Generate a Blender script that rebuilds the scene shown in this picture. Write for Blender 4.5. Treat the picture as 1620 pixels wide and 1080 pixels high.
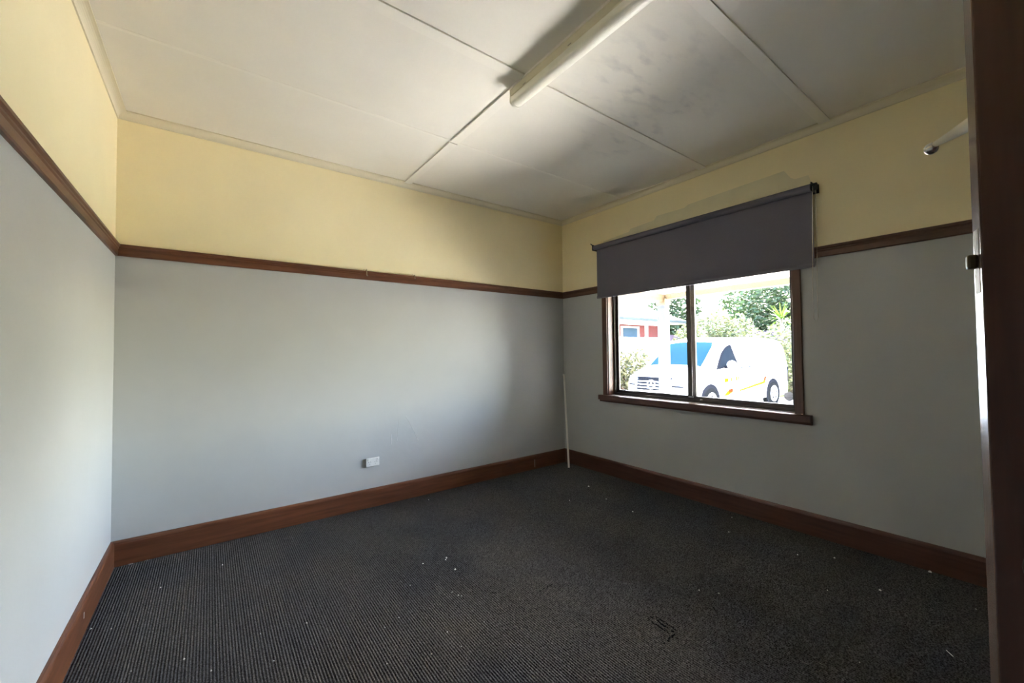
import bpy, bmesh, math, random
import numpy as np
from mathutils import Vector, Matrix
random.seed(7)
for o in list(bpy.data.objects): bpy.data.objects.remove(o)
sc = bpy.context.scene
C = sc.collection

# ------------------------------------------------------------------ camera, sky, sun, exposure
F_PX, YAW, PITCH, ROLL = 642.61, .6401, .0266, -.0106
CAM = Vector((-3.5033, -3.6395, 1.3405))
_f = Vector((math.sin(YAW)*math.cos(PITCH), math.cos(YAW)*math.cos(PITCH), math.sin(PITCH)))
_r = Vector((math.cos(YAW), -math.sin(YAW), 0)); _u = _r.cross(_f)
_r2 = _r*math.cos(ROLL)+_u*math.sin(ROLL); _u2 = -_r*math.sin(ROLL)+_u*math.cos(ROLL)
cd = bpy.data.cameras.new('camera'); cam = bpy.data.objects.new('camera', cd); C.objects.link(cam)
cd.sensor_width = 36; cd.lens = 36*F_PX/1620; cd.clip_start = .02; cd.clip_end = 300
cam.matrix_world = Matrix(((_r2.x, _u2.x, -_f.x, CAM.x), (_r2.y, _u2.y, -_f.y, CAM.y), (_r2.z, _u2.z, -_f.z, CAM.z), (0, 0, 0, 1)))
sc.camera = cam
def at(px, py, axis, val):
    d = _f + _r2*((px-810)/F_PX) - _u2*((py-540)/F_PX)
    return CAM + d*((val-CAM[axis])/d[axis])

SUN_EL, SUN_AZ = math.radians(46), math.radians(14)      # azimuth measured from +x towards +y
w = bpy.data.worlds.new('sky'); sc.world = w; w.use_nodes = True
nt = w.node_tree; bg = nt.nodes['Background']
sky = nt.nodes.new('ShaderNodeTexSky'); sky.sky_type = 'NISHITA'; sky.sun_disc = False
sky.sun_elevation = SUN_EL; sky.sun_rotation = math.pi/2 - SUN_AZ; sky.altitude = 50; sky.dust_density = 2.0
nt.links.new(sky.outputs[0], bg.inputs[0]); bg.inputs[1].default_value = .36
sd = bpy.data.lights.new('sun', 'SUN'); sd.energy = 7.5; sd.angle = .01; sd.color = (1, .95, .86)
so = bpy.data.objects.new('sun', sd); C.objects.link(so); so.location = (8, -6, 14)
so.rotation_euler = Vector((math.cos(SUN_EL)*math.cos(SUN_AZ), math.cos(SUN_EL)*math.sin(SUN_AZ), math.sin(SUN_EL))).to_track_quat('Z', 'Y').to_euler()
pd = bpy.data.lights.new('window_portal', 'AREA'); pd.shape = 'RECTANGLE'; pd.size = 1.78; pd.size_y = 1.08; pd.cycles.is_portal = True
po = bpy.data.objects.new('window_portal', pd); C.objects.link(po); po.location = (.155, -1.58, 1.42); po.rotation_euler = (math.pi/2, 0, math.pi/2)
vs = sc.view_settings; vs.view_transform = 'Standard'; vs.look = 'None'; vs.gamma = 1; vs.use_curve_mapping = False
vs.exposure = 4.87
sc.cycles.max_bounces = 14; sc.cycles.diffuse_bounces = 8; sc.cycles.transparent_max_bounces = 12
sc.cycles.sample_clamp_indirect = 0

# ------------------------------------------------------------------ materials
def mat(name, col, rough=.6, spec=.5, metal=0.0, noise=0, nscale=5, ndet=4, bump=0, bscale=60, bdist=.002, stretch=(1, 1, 1), col2=None):
    m = bpy.data.materials.new(name); m.use_nodes = True; t = m.node_tree; b = t.nodes['Principled BSDF']
    b.inputs['Base Color'].default_value = (*col, 1); b.inputs['Roughness'].default_value = rough
    b.inputs['Specular IOR Level'].default_value = spec; b.inputs['Metallic'].default_value = metal
    tc = t.nodes.new('ShaderNodeTexCoord'); mp = t.nodes.new('ShaderNodeMapping'); mp.inputs['Scale'].default_value = stretch
    t.links.new(tc.outputs['Object'], mp.inputs[0])
    if noise or col2:
        n = t.nodes.new('ShaderNodeTexNoise'); n.inputs['Scale'].default_value = nscale; n.inputs['Detail'].default_value = ndet
        t.links.new(mp.outputs[0], n.inputs['Vector'])
        r = t.nodes.new('ShaderNodeMapRange'); r.inputs[1].default_value = .3; r.inputs[2].default_value = .7
        t.links.new(n.outputs[0], r.inputs[0])
        mx = t.nodes.new('ShaderNodeMix'); mx.data_type = 'RGBA'
        c2 = col2 if col2 else tuple(c*(1-noise) for c in col)
        mx.inputs[6].default_value = (*c2, 1); mx.inputs[7].default_value = (*col, 1)
        t.links.new(r.outputs[0], mx.inputs[0]); t.links.new(mx.outputs[2], b.inputs['Base Color'])
    if bump:
        n2 = t.nodes.new('ShaderNodeTexNoise'); n2.inputs['Scale'].default_value = bscale; n2.inputs['Detail'].default_value = 5
        t.links.new(mp.outputs[0], n2.inputs['Vector'])
        bp = t.nodes.new('ShaderNodeBump'); bp.inputs['Strength'].default_value = bump; bp.inputs['Distance'].default_value = bdist
        t.links.new(n2.outputs[0], bp.inputs['Height']); t.links.new(bp.outputs[0], b.inputs['Normal'])
    return m
M = {}
M['cream'] = mat('cream wall paint', (.89, .785, .50), .55, .3, noise=.05, nscale=2.2, bump=.25, bscale=30, bdist=.003)
M['grey'] = mat('grey wall paint', (.495, .505, .50), .5, .35, noise=.06, nscale=1.8, bump=.25, bscale=30, bdist=.003)
M['ceil'] = mat('ceiling paint', (.81, .775, .70), .6, .3, noise=.07, nscale=1.6, bump=.15, bscale=14, bdist=.004)
def smudges(m):
    t = m.node_tree; b = t.nodes['Principled BSDF']; src = b.inputs['Base Color'].links[0].from_socket
    geo = t.nodes.new('ShaderNodeTexCoord'); fac = None
    for c_, rad in (((-1.45, -2.25, 2.948), .55), ((-1.05, -1.75, 2.948), .45), ((-1.0, -2.2, 2.948), .30)):
        d = t.nodes.new('ShaderNodeVectorMath'); d.operation = 'DISTANCE'; d.inputs[1].default_value = c_; t.links.new(geo.outputs['Object'], d.inputs[0])
        mr = t.nodes.new('ShaderNodeMapRange'); mr.inputs[1].default_value = rad; mr.inputs[2].default_value = 0; t.links.new(d.outputs['Value'], mr.inputs[0])
        if fac is None: fac = mr.outputs[0]
        else:
            mm = t.nodes.new('ShaderNodeMath'); mm.operation = 'MAXIMUM'; t.links.new(fac, mm.inputs[0]); t.links.new(mr.outputs[0], mm.inputs[1]); fac = mm.outputs[0]
    mp = t.nodes.new('ShaderNodeMapping'); mp.inputs['Scale'].default_value = (1, 2.2, 1); mp.inputs['Rotation'].default_value = (0, 0, .6); t.links.new(geo.outputs['Object'], mp.inputs[0])
    n = t.nodes.new('ShaderNodeTexNoise'); n.inputs['Scale'].default_value = 7; n.inputs['Detail'].default_value = 5; t.links.new(mp.outputs[0], n.inputs['Vector'])
    m2 = t.nodes.new('ShaderNodeMapRange'); m2.inputs[1].default_value = .50; m2.inputs[2].default_value = .75; t.links.new(n.outputs[0], m2.inputs[0])
    ml = t.nodes.new('ShaderNodeMath'); ml.operation = 'MULTIPLY'; t.links.new(fac, ml.inputs[0]); t.links.new(m2.outputs[0], ml.inputs[1])
    mx = t.nodes.new('ShaderNodeMix'); mx.data_type = 'RGBA'; t.links.new(ml.outputs[0], mx.inputs[0]); t.links.new(src, mx.inputs[6]); mx.inputs[7].default_value = (.52, .50, .48, 1)
    t.links.new(mx.outputs[2], b.inputs['Base Color'])
smudges(M['ceil'])
M['strip'] = mat('cover strip paint', (.81, .775, .70), .5, .3)
M['cornice'] = mat('cornice paint', (.72, .66, .50), .5, .3)
M['patch'] = mat('bare plaster patch', (.76, .70, .47), .7, .2, noise=.08, nscale=6)
M['smudge'] = mat('dark scuff', (.40, .39, .36), .7, .2)
def wood(name, a, b, rough, along):
    st = {'x': (1, 14, 14), 'y': (14, 1, 14), 'z': (14, 14, 1)}[along]
    return mat(name, a, rough, .5, col2=b, nscale=3, ndet=6, stretch=st, bump=.15, bscale=8, bdist=.001)
M['wood_x'] = wood('stained timber x', (.165, .062, .028), (.09, .031, .014), .38, 'x')
M['wood_y'] = wood('stained timber y', (.165, .062, .028), (.09, .031, .014), .38, 'y')
M['wood_z'] = wood('stained timber z', (.165, .062, .028), (.09, .031, .014), .38, 'z')
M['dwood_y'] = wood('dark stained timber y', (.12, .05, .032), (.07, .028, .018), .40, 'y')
M['dwood_z'] = wood('dark stained timber z', (.16, .08, .055), (.09, .042, .028), .40, 'z')
M['door'] = wood('dark door varnish', (.10, .042, .030), (.055, .022, .016), .42, 'z')
M['dooredge'] = mat('worn glossy door edge', (.20, .13, .10), .26, 1.0, noise=.45, nscale=4, stretch=(6, 6, 1), bump=.2, bscale=20)
M['blind'] = mat('charcoal blind fabric', (.176, .166, .205), .8, .2, noise=.12, nscale=300, bump=.2, bscale=600, bdist=.0005)
M['black'] = mat('black plastic', (.012, .012, .013), .4, .5)
M['alu'] = mat('bronze anodised aluminium', (.055, .045, .038), .35, .5, metal=.3)
M['white'] = mat('white plastic', (.82, .82, .80), .35, .5)
M['sheen_sill'] = mat('glossy sill with painted sky sheen', (.50, .45, .47), .3, .6, noise=.1, nscale=6)  # pale lilac base colour stands in for sky light on the sill top
M['slot'] = mat('dark slot', (.03, .03, .03), .6, .3)
M['fluoro'] = mat('aged fitting enamel', (.72, .67, .50), .4, .4, noise=.08, nscale=8)
M['diffuser'] = mat('aged opal diffuser', (.80, .78, .68), .3, .5)
M['steel'] = mat('worn steel', (.55, .52, .48), .25, .5, metal=1)
M['brass'] = mat('tarnished brass', (.10, .075, .04), .5, .3, metal=.6)
M['lint'] = mat('pale lint', (.75, .73, .70), .9, .1)
M['pull'] = mat('torn carpet fibre', (.012, .012, .013), .95, .05)
M['stick'] = mat('white painted dowel', (.88, .85, .80), .4, .4)
M['scr'] = mat('scratched plaster', (.70, .70, .69), .7, .2)

def carpet():
    m = bpy.data.materials.new('charcoal ribbed carpet'); m.use_nodes = True; t = m.node_tree; b = t.nodes['Principled BSDF']
    b.inputs['Roughness'].default_value = .95; b.inputs['Specular IOR Level'].default_value = .08
    b.inputs['Sheen Weight'].default_value = .03; b.inputs['Sheen Roughness'].default_value = .5
    tc = t.nodes.new('ShaderNodeTexCoord')
    def noise(sc_, det, stretch=(1, 1, 1)):
        mp = t.nodes.new('ShaderNodeMapping'); mp.inputs['Scale'].default_value = stretch; t.links.new(tc.outputs['Object'], mp.inputs[0])
        n = t.nodes.new('ShaderNodeTexNoise'); n.inputs['Scale'].default_value = sc_; n.inputs['Detail'].default_value = det
        t.links.new(mp.outputs[0], n.inputs['Vector']); return n.outputs[0]
    def mixc(fac, a, b_):
        mx = t.nodes.new('ShaderNodeMix'); mx.data_type = 'RGBA'; t.links.new(fac, mx.inputs[0])
        mx.inputs[6].default_value = (*a, 1) if isinstance(a, tuple) else mx.inputs[6].default_value
        mx.inputs[7].default_value = (*b_, 1) if isinstance(b_, tuple) else mx.inputs[7].default_value
        return mx
    rng = lambda s, lo, hi: (lambda r: (t.links.new(s, r.inputs[0]), setattr(r.inputs[1], 'default_value', lo), setattr(r.inputs[2], 'default_value', hi), r.outputs[0])[-1])(t.nodes.new('ShaderNodeMapRange'))
    base = mixc(rng(noise(1.3, 3), .35, .65), (.050, .050, .056), (.070, .065, .062))
    fib = mixc(rng(noise(160, 2), .35, .7), (.35, .35, .35), (1.9, 1.9, 1.9))
    mul = t.nodes.new('ShaderNodeMix'); mul.data_type = 'RGBA'; mul.blend_type = 'MULTIPLY'; mul.inputs[0].default_value = 1
    t.links.new(base.outputs[2], mul.inputs[6]); t.links.new(fib.outputs[2], mul.inputs[7]); t.links.new(mul.outputs[2], b.inputs['Base Color'])
    bp = t.nodes.new('ShaderNodeBump'); bp.inputs['Strength'].default_value = .8; bp.inputs['Distance'].default_value = .004
    t.links.new(noise(110, 2, (1, .9, 1)), bp.inputs['Height']); t.links.new(bp.outputs[0], b.inputs['Normal'])
    return m
M['carpet'] = carpet()
def glass():
    m = bpy.data.materials.new('clear window glass'); m.use_nodes = True; t = m.node_tree; t.nodes.remove(t.nodes['Principled BSDF'])
    tr = t.nodes.new('ShaderNodeBsdfTransparent'); tr.inputs[0].default_value = (.96, .97, .97, 1)
    gl = t.nodes.new('ShaderNodeBsdfGlossy'); gl.inputs['Roughness'].default_value = .02
    lw = t.nodes.new('ShaderNodeFresnel'); lw.inputs[0].default_value = 1.45
    mx = t.nodes.new('ShaderNodeMixShader'); t.links.new(lw.outputs[0], mx.inputs[0]); t.links.new(tr.outputs[0], mx.inputs[1]); t.links.new(gl.outputs[0], mx.inputs[2])
    t.links.new(mx.outputs[0], t.nodes['Material Output'].inputs[0]); return m
M['glass'] = glass()
M['concrete'] = mat('pale concrete drive', (.42, .40, .37), .85, .2, noise=.15, nscale=1.5)
M['slab'] = mat('pale porch paving', (.85, .83, .80), .8, .2, noise=.06, nscale=3)
M['pwhite'] = mat('white exterior paint', (.80, .79, .75), .5, .3)
M['post'] = mat('weathered grey post paint', (.050, .056, .066), .7, .2, noise=.3, nscale=5, stretch=(3, 3, .6))
M['beam'] = mat('tan exterior paint', (.060, .044, .027), .5, .3)
M['extwall'] = mat('rendered outer wall', (.65, .60, .50), .8, .2)
M['vanw'] = mat('white van paint', (.85, .86, .87), .25, .5)
M['vglass'] = mat('van glass with painted sky blue', (.006, .019, .027), .6, 0)  # blue of the reflected sky put into the base colour, no specular
M['sglass'] = mat('dark side glass', (.006, .008, .011), .6, 0)
M['hpane'] = mat('pane with painted sky reflection', (.02, .035, .05), .5, .05)  # sky reflection painted as a blue base colour
M['vdark'] = mat('van dark trim', (.008, .008, .010), .8, 0)
M['tyre'] = mat('tyre rubber', (.007, .007, .007), .9, 0)
M['rim'] = mat('silver hubcap', (.6, .6, .62), .3, .5, metal=.5)
M['yellow'] = mat('yellow vinyl stripe', (.085, .056, .002), .8, 0)
M['red'] = mat('orange red vinyl', (.060, .013, .003), .8, 0)
M['lens'] = mat('headlamp lens', (.5, .52, .55), .1, .8)
M['roof'] = mat('pale metal roofing', (.62, .62, .60), .5, .3)
M['gutter'] = mat('grey green gutter', (.015, .020, .016), .7, .3)
M['bark'] = mat('grey bark', (.12, .09, .07), .9, .1, noise=.3, nscale=10)
M['dfence'] = mat('dark timber fence', (.06, .04, .05), .9, .1)
M['grass'] = mat('dry lawn', (.12, .14, .05), .95, .1, noise=.4, nscale=6)
def stickermat():
    m = bpy.data.materials.new('translucent grey sticker'); m.use_nodes = True; t = m.node_tree; b = t.nodes['Principled BSDF']; b.inputs['Base Color'].default_value = (.2, .2, .2, 1)
    tl = t.nodes.new('ShaderNodeBsdfTranslucent'); tl.inputs[0].default_value = (.018, .018, .019, 1); mx = t.nodes.new('ShaderNodeAddShader')
    t.links.new(b.outputs[0], mx.inputs[0]); t.links.new(tl.outputs[0], mx.inputs[1]); t.links.new(mx.outputs[0], t.nodes['Material Output'].inputs[0]); return m
M['sticker'] = stickermat()
M['badge'] = mat('faded grey lettering', (.05, .05, .055), .8, 0)
M['badge2'] = mat('pale sticker print', (.45, .45, .46), .6, .3)
def brickmat():
    m = mat('red brick', (.35, .1, .06), .9, .1); t = m.node_tree; b = t.nodes['Principled BSDF']
    br = t.nodes.new('ShaderNodeTexBrick'); tc = t.nodes.new('ShaderNodeTexCoord'); mp = t.nodes.new('ShaderNodeMapping')
    mp.inputs['Rotation'].default_value = (math.pi/2, 0, 0)
    br.inputs['Color1'].default_value = (.085, .018, .016, 1); br.inputs['Color2'].default_value = (.06, .013, .012, 1); br.inputs['Mortar'].default_value = (.12, .06, .05, 1)
    br.inputs['Scale'].default_value = 4.2; br.inputs['Mortar Size'].default_value = .012
    t.links.new(tc.outputs['Object'], mp.inputs[0]); t.links.new(mp.outputs[0], br.inputs['Vector']); t.links.new(br.outputs[0], b.inputs['Base Color']); return m
M['brick'] = brickmat()
def leafmat(name, a, b_):
    m = mat(name, a, .6, .25, col2=b_, nscale=9, ndet=1); t = m.node_tree; b = t.nodes['Principled BSDF']
    tl = t.nodes.new('ShaderNodeBsdfTranslucent'); mx = t.nodes.new('ShaderNodeMixShader'); mx.inputs[0].default_value = .18
    t.links.new(b.inputs['Base Color'].links[0].from_socket, tl.inputs[0])
    t.links.new(b.outputs[0], mx.inputs[1]); t.links.new(tl.outputs[0], mx.inputs[2]); t.links.new(mx.outputs[0], t.nodes['Material Output'].inputs[0]); return m
M['leaf_dark'] = leafmat('dark green leaves', (.032, .052, .016), (.009, .017, .007))
M['leaf_mid'] = leafmat('mid green leaves', (.075, .105, .032), (.014, .026, .008))
M['leaf_pale'] = leafmat('pale yellow green leaves', (.15, .15, .07), (.022, .034, .010))
M['leaf_bush'] = leafmat('yellowish bush leaves', (.115, .105, .045), (.012, .018, .005))
M['leaf_spike'] = leafmat('bright sword leaves', (.09, .15, .015), (.04, .08, .01))

# ------------------------------------------------------------------ mesh helpers
class MB:
    def __init__(s): s.v = []; s.f = []; s.mi = []
    def add(s, v, f, mi=0):
        n = len(s.v); s.v += [tuple(p) for p in v]; s.f += [tuple(i+n for i in q) for q in f]; s.mi += [mi]*len(f); return s
    def box(s, a, b, mi=0, M_=None):
        x0, y0, z0 = [min(p, q) for p, q in zip(a, b)]; x1, y1, z1 = [max(p, q) for p, q in zip(a, b)]
        v = [(x0, y0, z0), (x1, y0, z0), (x1, y1, z0), (x0, y1, z0), (x0, y0, z1), (x1, y0, z1), (x1, y1, z1), (x0, y1, z1)]
        if M_: v = [M_ @ Vector(p) for p in v]
        return s.add(v, [(0, 3, 2, 1), (4, 5, 6, 7), (0, 1, 5, 4), (1, 2, 6, 5), (2, 3, 7, 6), (3, 0, 4, 7)], mi)
    def prism(s, poly, axis, a, b, mi=0):
        """extrude a 2D polygon along axis (0,1,2) from a to b; the polygon lies in the other two axes in order"""
        def P(p, t): q = list(p); q.insert(axis, t); return q
        n = len(poly); v = [P(p, a) for p in poly]+[P(p, b) for p in poly]
        f = [tuple(range(n)), tuple(range(2*n-1, n-1, -1))]+[(i, i+n, (i+1) % n+n, (i+1) % n) for i in range(n)]
        return s.add(v, f, mi)
    def tube(s, pts, r, seg=10, mi=0, cap=True):
        pts = [Vector(p) for p in pts]; rs = r if isinstance(r, (list, tuple)) else [r]*len(pts); n0 = []; v = []
        for i, p in enumerate(pts):
            d = (pts[min(i+1, len(pts)-1)]-pts[max(i-1, 0)]).normalized()
            a = d.cross(Vector((0, 0, 1)) if abs(d.z) < .9 else Vector((1, 0, 0))).normalized(); b = d.cross(a)
            v += [p+(a*math.cos(2*math.pi*k/seg)+b*math.sin(2*math.pi*k/seg))*rs[i] for k in range(seg)]
        f = [(i*seg+k, i*seg+(k+1) % seg, (i+1)*seg+(k+1) % seg, (i+1)*seg+k) for i in range(len(pts)-1) for k in range(seg)]
        if cap: f += [tuple(range(seg-1, -1, -1)), tuple((len(pts)-1)*seg+k for k in range(seg))]
        return s.add(v, f, mi)
    def sphere(s, c, r, seg=12, rings=8, mi=0):
        c = Vector(c); rr = r if isinstance(r, (tuple, list)) else (r, r, r)
        return s.tube_raw([(c.x+rr[0]*math.sin(math.pi*i/rings)*math.cos(2*math.pi*k/seg), c.y+rr[1]*math.sin(math.pi*i/rings)*math.sin(2*math.pi*k/seg), c.z+rr[2]*math.cos(math.pi*i/rings)) for i in range(rings+1) for k in range(seg)], rings+1, seg, mi)
    def tube_raw(s, v, n, seg, mi=0):
        return s.add(v, [(i*seg+k, (i+1)*seg+k, (i+1)*seg+(k+1) % seg, i*seg+(k+1) % seg) for i in range(n-1) for k in range(seg)], mi)
    def build(s, name, mats, parent=None, smooth=False, bevel=0, label=None, kind=None, fix=True):
        me = bpy.data.meshes.new(name); me.from_pydata(s.v, [], s.f)
        for m in (mats if isinstance(mats, (list, tuple)) else [mats]): me.materials.append(M[m])
        me.polygons.foreach_set('material_index', s.mi)
        if fix:
            bm = bmesh.new(); bm.from_mesh(me); bmesh.ops.remove_doubles(bm, verts=bm.verts, dist=1e-6); bmesh.ops.recalc_face_normals(bm, faces=bm.faces); bm.to_mesh(me); bm.free()
        if smooth: me.polygons.foreach_set('use_smooth', [True]*len(me.polygons))
        o = bpy.data.objects.new(name, me); C.objects.link(o); o.parent = parent
        if bevel:
            b = o.modifiers.new('bevel', 'BEVEL'); b.width = bevel; b.segments = 2; b.limit_method = 'ANGLE'
        if label: o['label'] = label
        if kind: o['kind'] = kind
        return o
def thing(name, label, cat, loc=(0, 0, 0), rz=0, group=None):
    o = bpy.data.objects.new(name, None); C.objects.link(o); o.location = loc; o.rotation_euler = (0, 0, rz); o.empty_display_size = .1
    o['label'] = label; o['category'] = cat
    if group: o['group'] = group
    return o
def tag(o, label, cat, group=None):
    o['label'] = label; o['category'] = cat
    if group: o['group'] = group
    return o
def struct(o, label=None):
    o['kind'] = 'structure'
    if label: o['label'] = label
    return o

# ------------------------------------------------------------------ the room shell
W, L, H = 4.0, 4.40, 2.948
ZR0, ZR1, ZB, ZC = 1.9945, 2.0704, .160, 2.900
TW = .15                                # window wall thickness
OY0, OY1, OZ0, OZ1 = -2.472, -.688, .850, 2.36   # window opening

def wall(name, axis, inner, outer, us, zs, holes, cut):
    """slab across axis (0 or 1) with holes; two paint colours split at cut"""
    us = sorted(us); zs = sorted(zs); mb = MB()
    solid = lambda i, j: 0 <= i < len(us)-1 and 0 <= j < len(zs)-1 and not any(h[0]-1e-6 <= us[i] and us[i+1] <= h[1]+1e-6 and h[2]-1e-6 <= zs[j] and zs[j+1] <= h[3]+1e-6 for h in holes)
    P = lambda u, z, d: (d, u, z) if axis == 0 else (u, d, z)
    for i in range(len(us)-1):
        for j in range(len(zs)-1):
            if not solid(i, j): continue
            a, b, c, d = us[i], us[i+1], zs[j], zs[j+1]; mi = 1 if c >= cut-1e-6 else 0
            mb.add([P(a, c, inner), P(b, c, inner), P(b, d, inner), P(a, d, inner)], [(0, 1, 2, 3)], mi)
            mb.add([P(a, c, outer), P(b, c, outer), P(b, d, outer), P(a, d, outer)], [(0, 1, 2, 3)], 2)
            for (ok, q) in ((solid(i-1, j), ((a, c), (a, d))), (solid(i+1, j), ((b, c), (b, d))), (solid(i, j-1), ((a, c), (b, c))), (solid(i, j+1), ((a, d), (b, d)))):
                if not ok: mb.add([P(*q[0], inner), P(*q[1], inner), P(*q[1], outer), P(*q[0], outer)], [(0, 1, 2, 3)], mi)
    return struct(mb.build(name, ['grey', 'cream', 'extwall']))
ZM = 2.03; DX0, DX1, DZ = -3.20, -2.345, 2.06      # doorway
wall_back = wall('wall_back', 1, 0, .12, [-W-.12, TW], [-.1, ZM, H+.1], [], ZM)
wall_left = wall('wall_left', 0, -W, -W-.12, [-L-.12, 0], [-.1, ZM, H+.1], [], ZM)
wall_right = wall('wall_right', 0, 0, TW, [-L-.12, OY0, OY1, 0], [-.1, OZ0, ZM, OZ1, H+.1], [(OY0, OY1, OZ0, OZ1)], ZM)
wall_front = wall('wall_front', 1, -L, -L-.12, [-W, DX0, DX1, 0], [-.1, 0, ZM, DZ, H+.1], [(DX0, DX1, 0, DZ)], ZM)
wall_back['label'] = 'cream over grey painted wall with power outlet and picture rail'
wall_right['label'] = 'cream over grey painted wall holding the window'
wall_left['label'] = 'cream over grey painted side wall without openings'
wall_front['label'] = 'cream over grey painted wall with the open doorway'

# ribbed carpet: real ridges along the room
p = .012; nx = int(W/p); mb = MB(); v = []; prof = [(0, -.0055), (.2, -.0018), (.5, 0), (.8, -.0018)]
xs = [(-W+(i+q[0])*p, q[1]) for i in range(nx) for q in prof]+[(0, -.0055)]
ys = [-L-.12, -3.3, -2.2, -1.1, 0]
for y in ys: v += [(x, y, z) for x, z in xs]
n = len(xs); mb.add(v, [(j*n+i, j*n+i+1, (j+1)*n+i+1, (j+1)*n+i) for j in range(len(ys)-1) for i in range(n-1)])
mb.box((-W, -L-.12, -.10), (0, 0, -.009))
floor = struct(mb.build('floor', 'carpet', smooth=True, fix=False), 'charcoal ribbed carpet floor')

# ceiling: sheets and raised cover strips
ceil = struct(MB().box((-W-.12, -L-.12, H+.008), (TW, .12, H+.12)).build('ceiling', 'ceil'), 'off white sheeted ceiling with raised cover strips')
JY = [-.9325, -1.812, -2.700, -3.60]; SW = .034; JX = -2.018
edges = [0]+JY+[-L]
for a, b in zip(edges[:-1], edges[1:]):
    for x0, x1 in ((-W, JX), (JX, 0)):
        MB().box((x0+.001, b+.001, H), (x1-.001, a-.001, H+.0075)).build('ceiling_sheet', 'ceil', ceil)
for k, yj in enumerate(JY):
    for x0, x1 in ((-W+.03, JX-SW-.004), (JX+SW+.004, -.03)):
        th = .0015 if k == 0 else .009
        MB().box((x0, yj-(.012 if k == 0 else SW), H-th), (x1, yj+(.012 if k == 0 else SW), H+.001)).build('cover_strip', 'strip', ceil, bevel=.0015)
for a, b in zip([-.03]+[y-.012 for y in JY], [y+.012 for y in JY]+[-L+.03]):
    MB().box((JX-SW, b, H-.010), (JX+SW, a, H+.001)).build('cover_strip', 'strip', ceil, bevel=.0015)

# cornices: coved profile with fillets
def cornice(name, side):
    c = .048; pr = [(0, ZC), (.007, ZC), (.007, ZC+.007)]
    pr += [(.007+.034*(1-math.cos(t)), ZC+.007+.034*math.sin(t)) for t in [i*math.pi/12 for i in range(1, 7)]]
    pr += [(.048, H-.007), (.048, H), (0, H)]
    mb = MB()
    if side == 'back': mb.prism([(-d, z) for d, z in pr], 0, -W, 0)
    if side == 'left': mb.prism([(-W+d, z) for d, z in pr], 1, 0, -L)
    if side == 'right': mb.prism([(-d, z) for d, z in pr], 1, 0, -L)
    if side == 'front': mb.prism([(-L+d, z) for d, z in pr], 0, -W, 0)
    return struct(mb.build(name, 'cornice'), 'painted coved cornice along the %s wall' % side)
# prism() polygon order: axis 0 -> (y,z); axis 1 -> (x,z)
for i, s in enumerate(('back', 'left', 'right', 'front')): cornice('trim_%d' % (i+1), s)
# picture rails
RP = [(0, ZR0), (.012, ZR0), (.016, ZR0+.006), (.016, ZR0+.040), (.020, ZR0+.046), (.020, ZR0+.054), (.027, ZR0+.060), (.027, ZR1-.003), (.024, ZR1), (0, ZR1)]
def rail(name, side, a, b, m):
    mb = MB()
    if side == 'back': mb.prism([(-d, z) for d, z in RP], 0, a, b)
    if side == 'left': mb.prism([(-W+d, z) for d, z in RP], 1, a, b)
    if side == 'right': mb.prism([(-d, z) for d, z in RP], 1, a, b)
    if side == 'front': mb.prism([(-L+d, z) for d, z in RP], 0, a, b)
    return struct(mb.build(name, m), 'stained timber picture rail on the %s wall' % side)
rail('trim_5', 'back', -W, 0, 'wood_x'); rail('trim_6', 'left', 0, -L, 'wood_y')
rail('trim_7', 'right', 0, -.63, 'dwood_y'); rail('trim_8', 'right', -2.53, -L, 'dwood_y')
rail('trim_9', 'front', -W, DX0-.07, 'wood_x'); rail('trim_10', 'front', DX1+.07, 0, 'wood_x')
BP = [(0, 0), (.020, 0), (.020, ZB-.022), (.017, ZB-.010), (.011, ZB-.002), (.006, ZB), (0, ZB)]
def base(side, a, b, m, name=None):
    mb = MB()
    if side == 'back': mb.prism([(-d, z) for d, z in BP], 0, a, b)
    if side == 'left': mb.prism([(-W+d, z) for d, z in BP], 1, a, b)
    if side == 'right': mb.prism([(-d, z) for d, z in BP], 1, a, b)
    if side == 'front': mb.prism([(-L+d, z) for d, z in BP], 0, a, b)
    return struct(mb.build(name or 'baseboard_'+side, m), 'stained timber skirting board along the %s wall' % side)
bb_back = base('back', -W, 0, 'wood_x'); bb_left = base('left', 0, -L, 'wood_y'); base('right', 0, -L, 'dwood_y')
base('front', -W, DX0-.07, 'wood_x'); base('front', DX1+.07, 0, 'wood_x')
# paint chips on the skirting
for px, py in ((234, 886), (207, 892)):
    q = at(px, py, 1, -.0205); MB().box((q.x-.012, -.0208, q.z-.003), (q.x+.010, -.0198, q.z+.003)).build('paint_chip', 'lint', bb_back)
q = at(133, 973, 0, -W+.0205); MB().box((-W+.0198, q.y-.004, q.z-.014), (-W+.0208, q.y+.004, q.z+.014)).build('paint_chip', 'lint', bb_left)
q = at(846, 735, 1, -.0205); MB().box((q.x-.0015, -.0208, .02), (q.x+.0015, -.0198, .11)).build('joint_line', 'lint', bb_back)

# bare patch above the blind
pp = [(-.66, 2.56), (-1.0, 2.585), (-1.02, 2.61), (-1.30, 2.625), (-1.33, 2.66), (-1.62, 2.655), (-1.66, 2.675), (-2.43, 2.700), (-2.455, 2.66), (-2.475, 2.63), (-2.50, 2.612), (-2.585, 2.612), (-2.60, 2.56), (-2.61, 2.50), (-.64, 2.50)]
MB().prism(pp, 0, -.0012, .001).build('bare_patch', 'patch', wall_right, label='duller unpainted patch above the blind')
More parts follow.
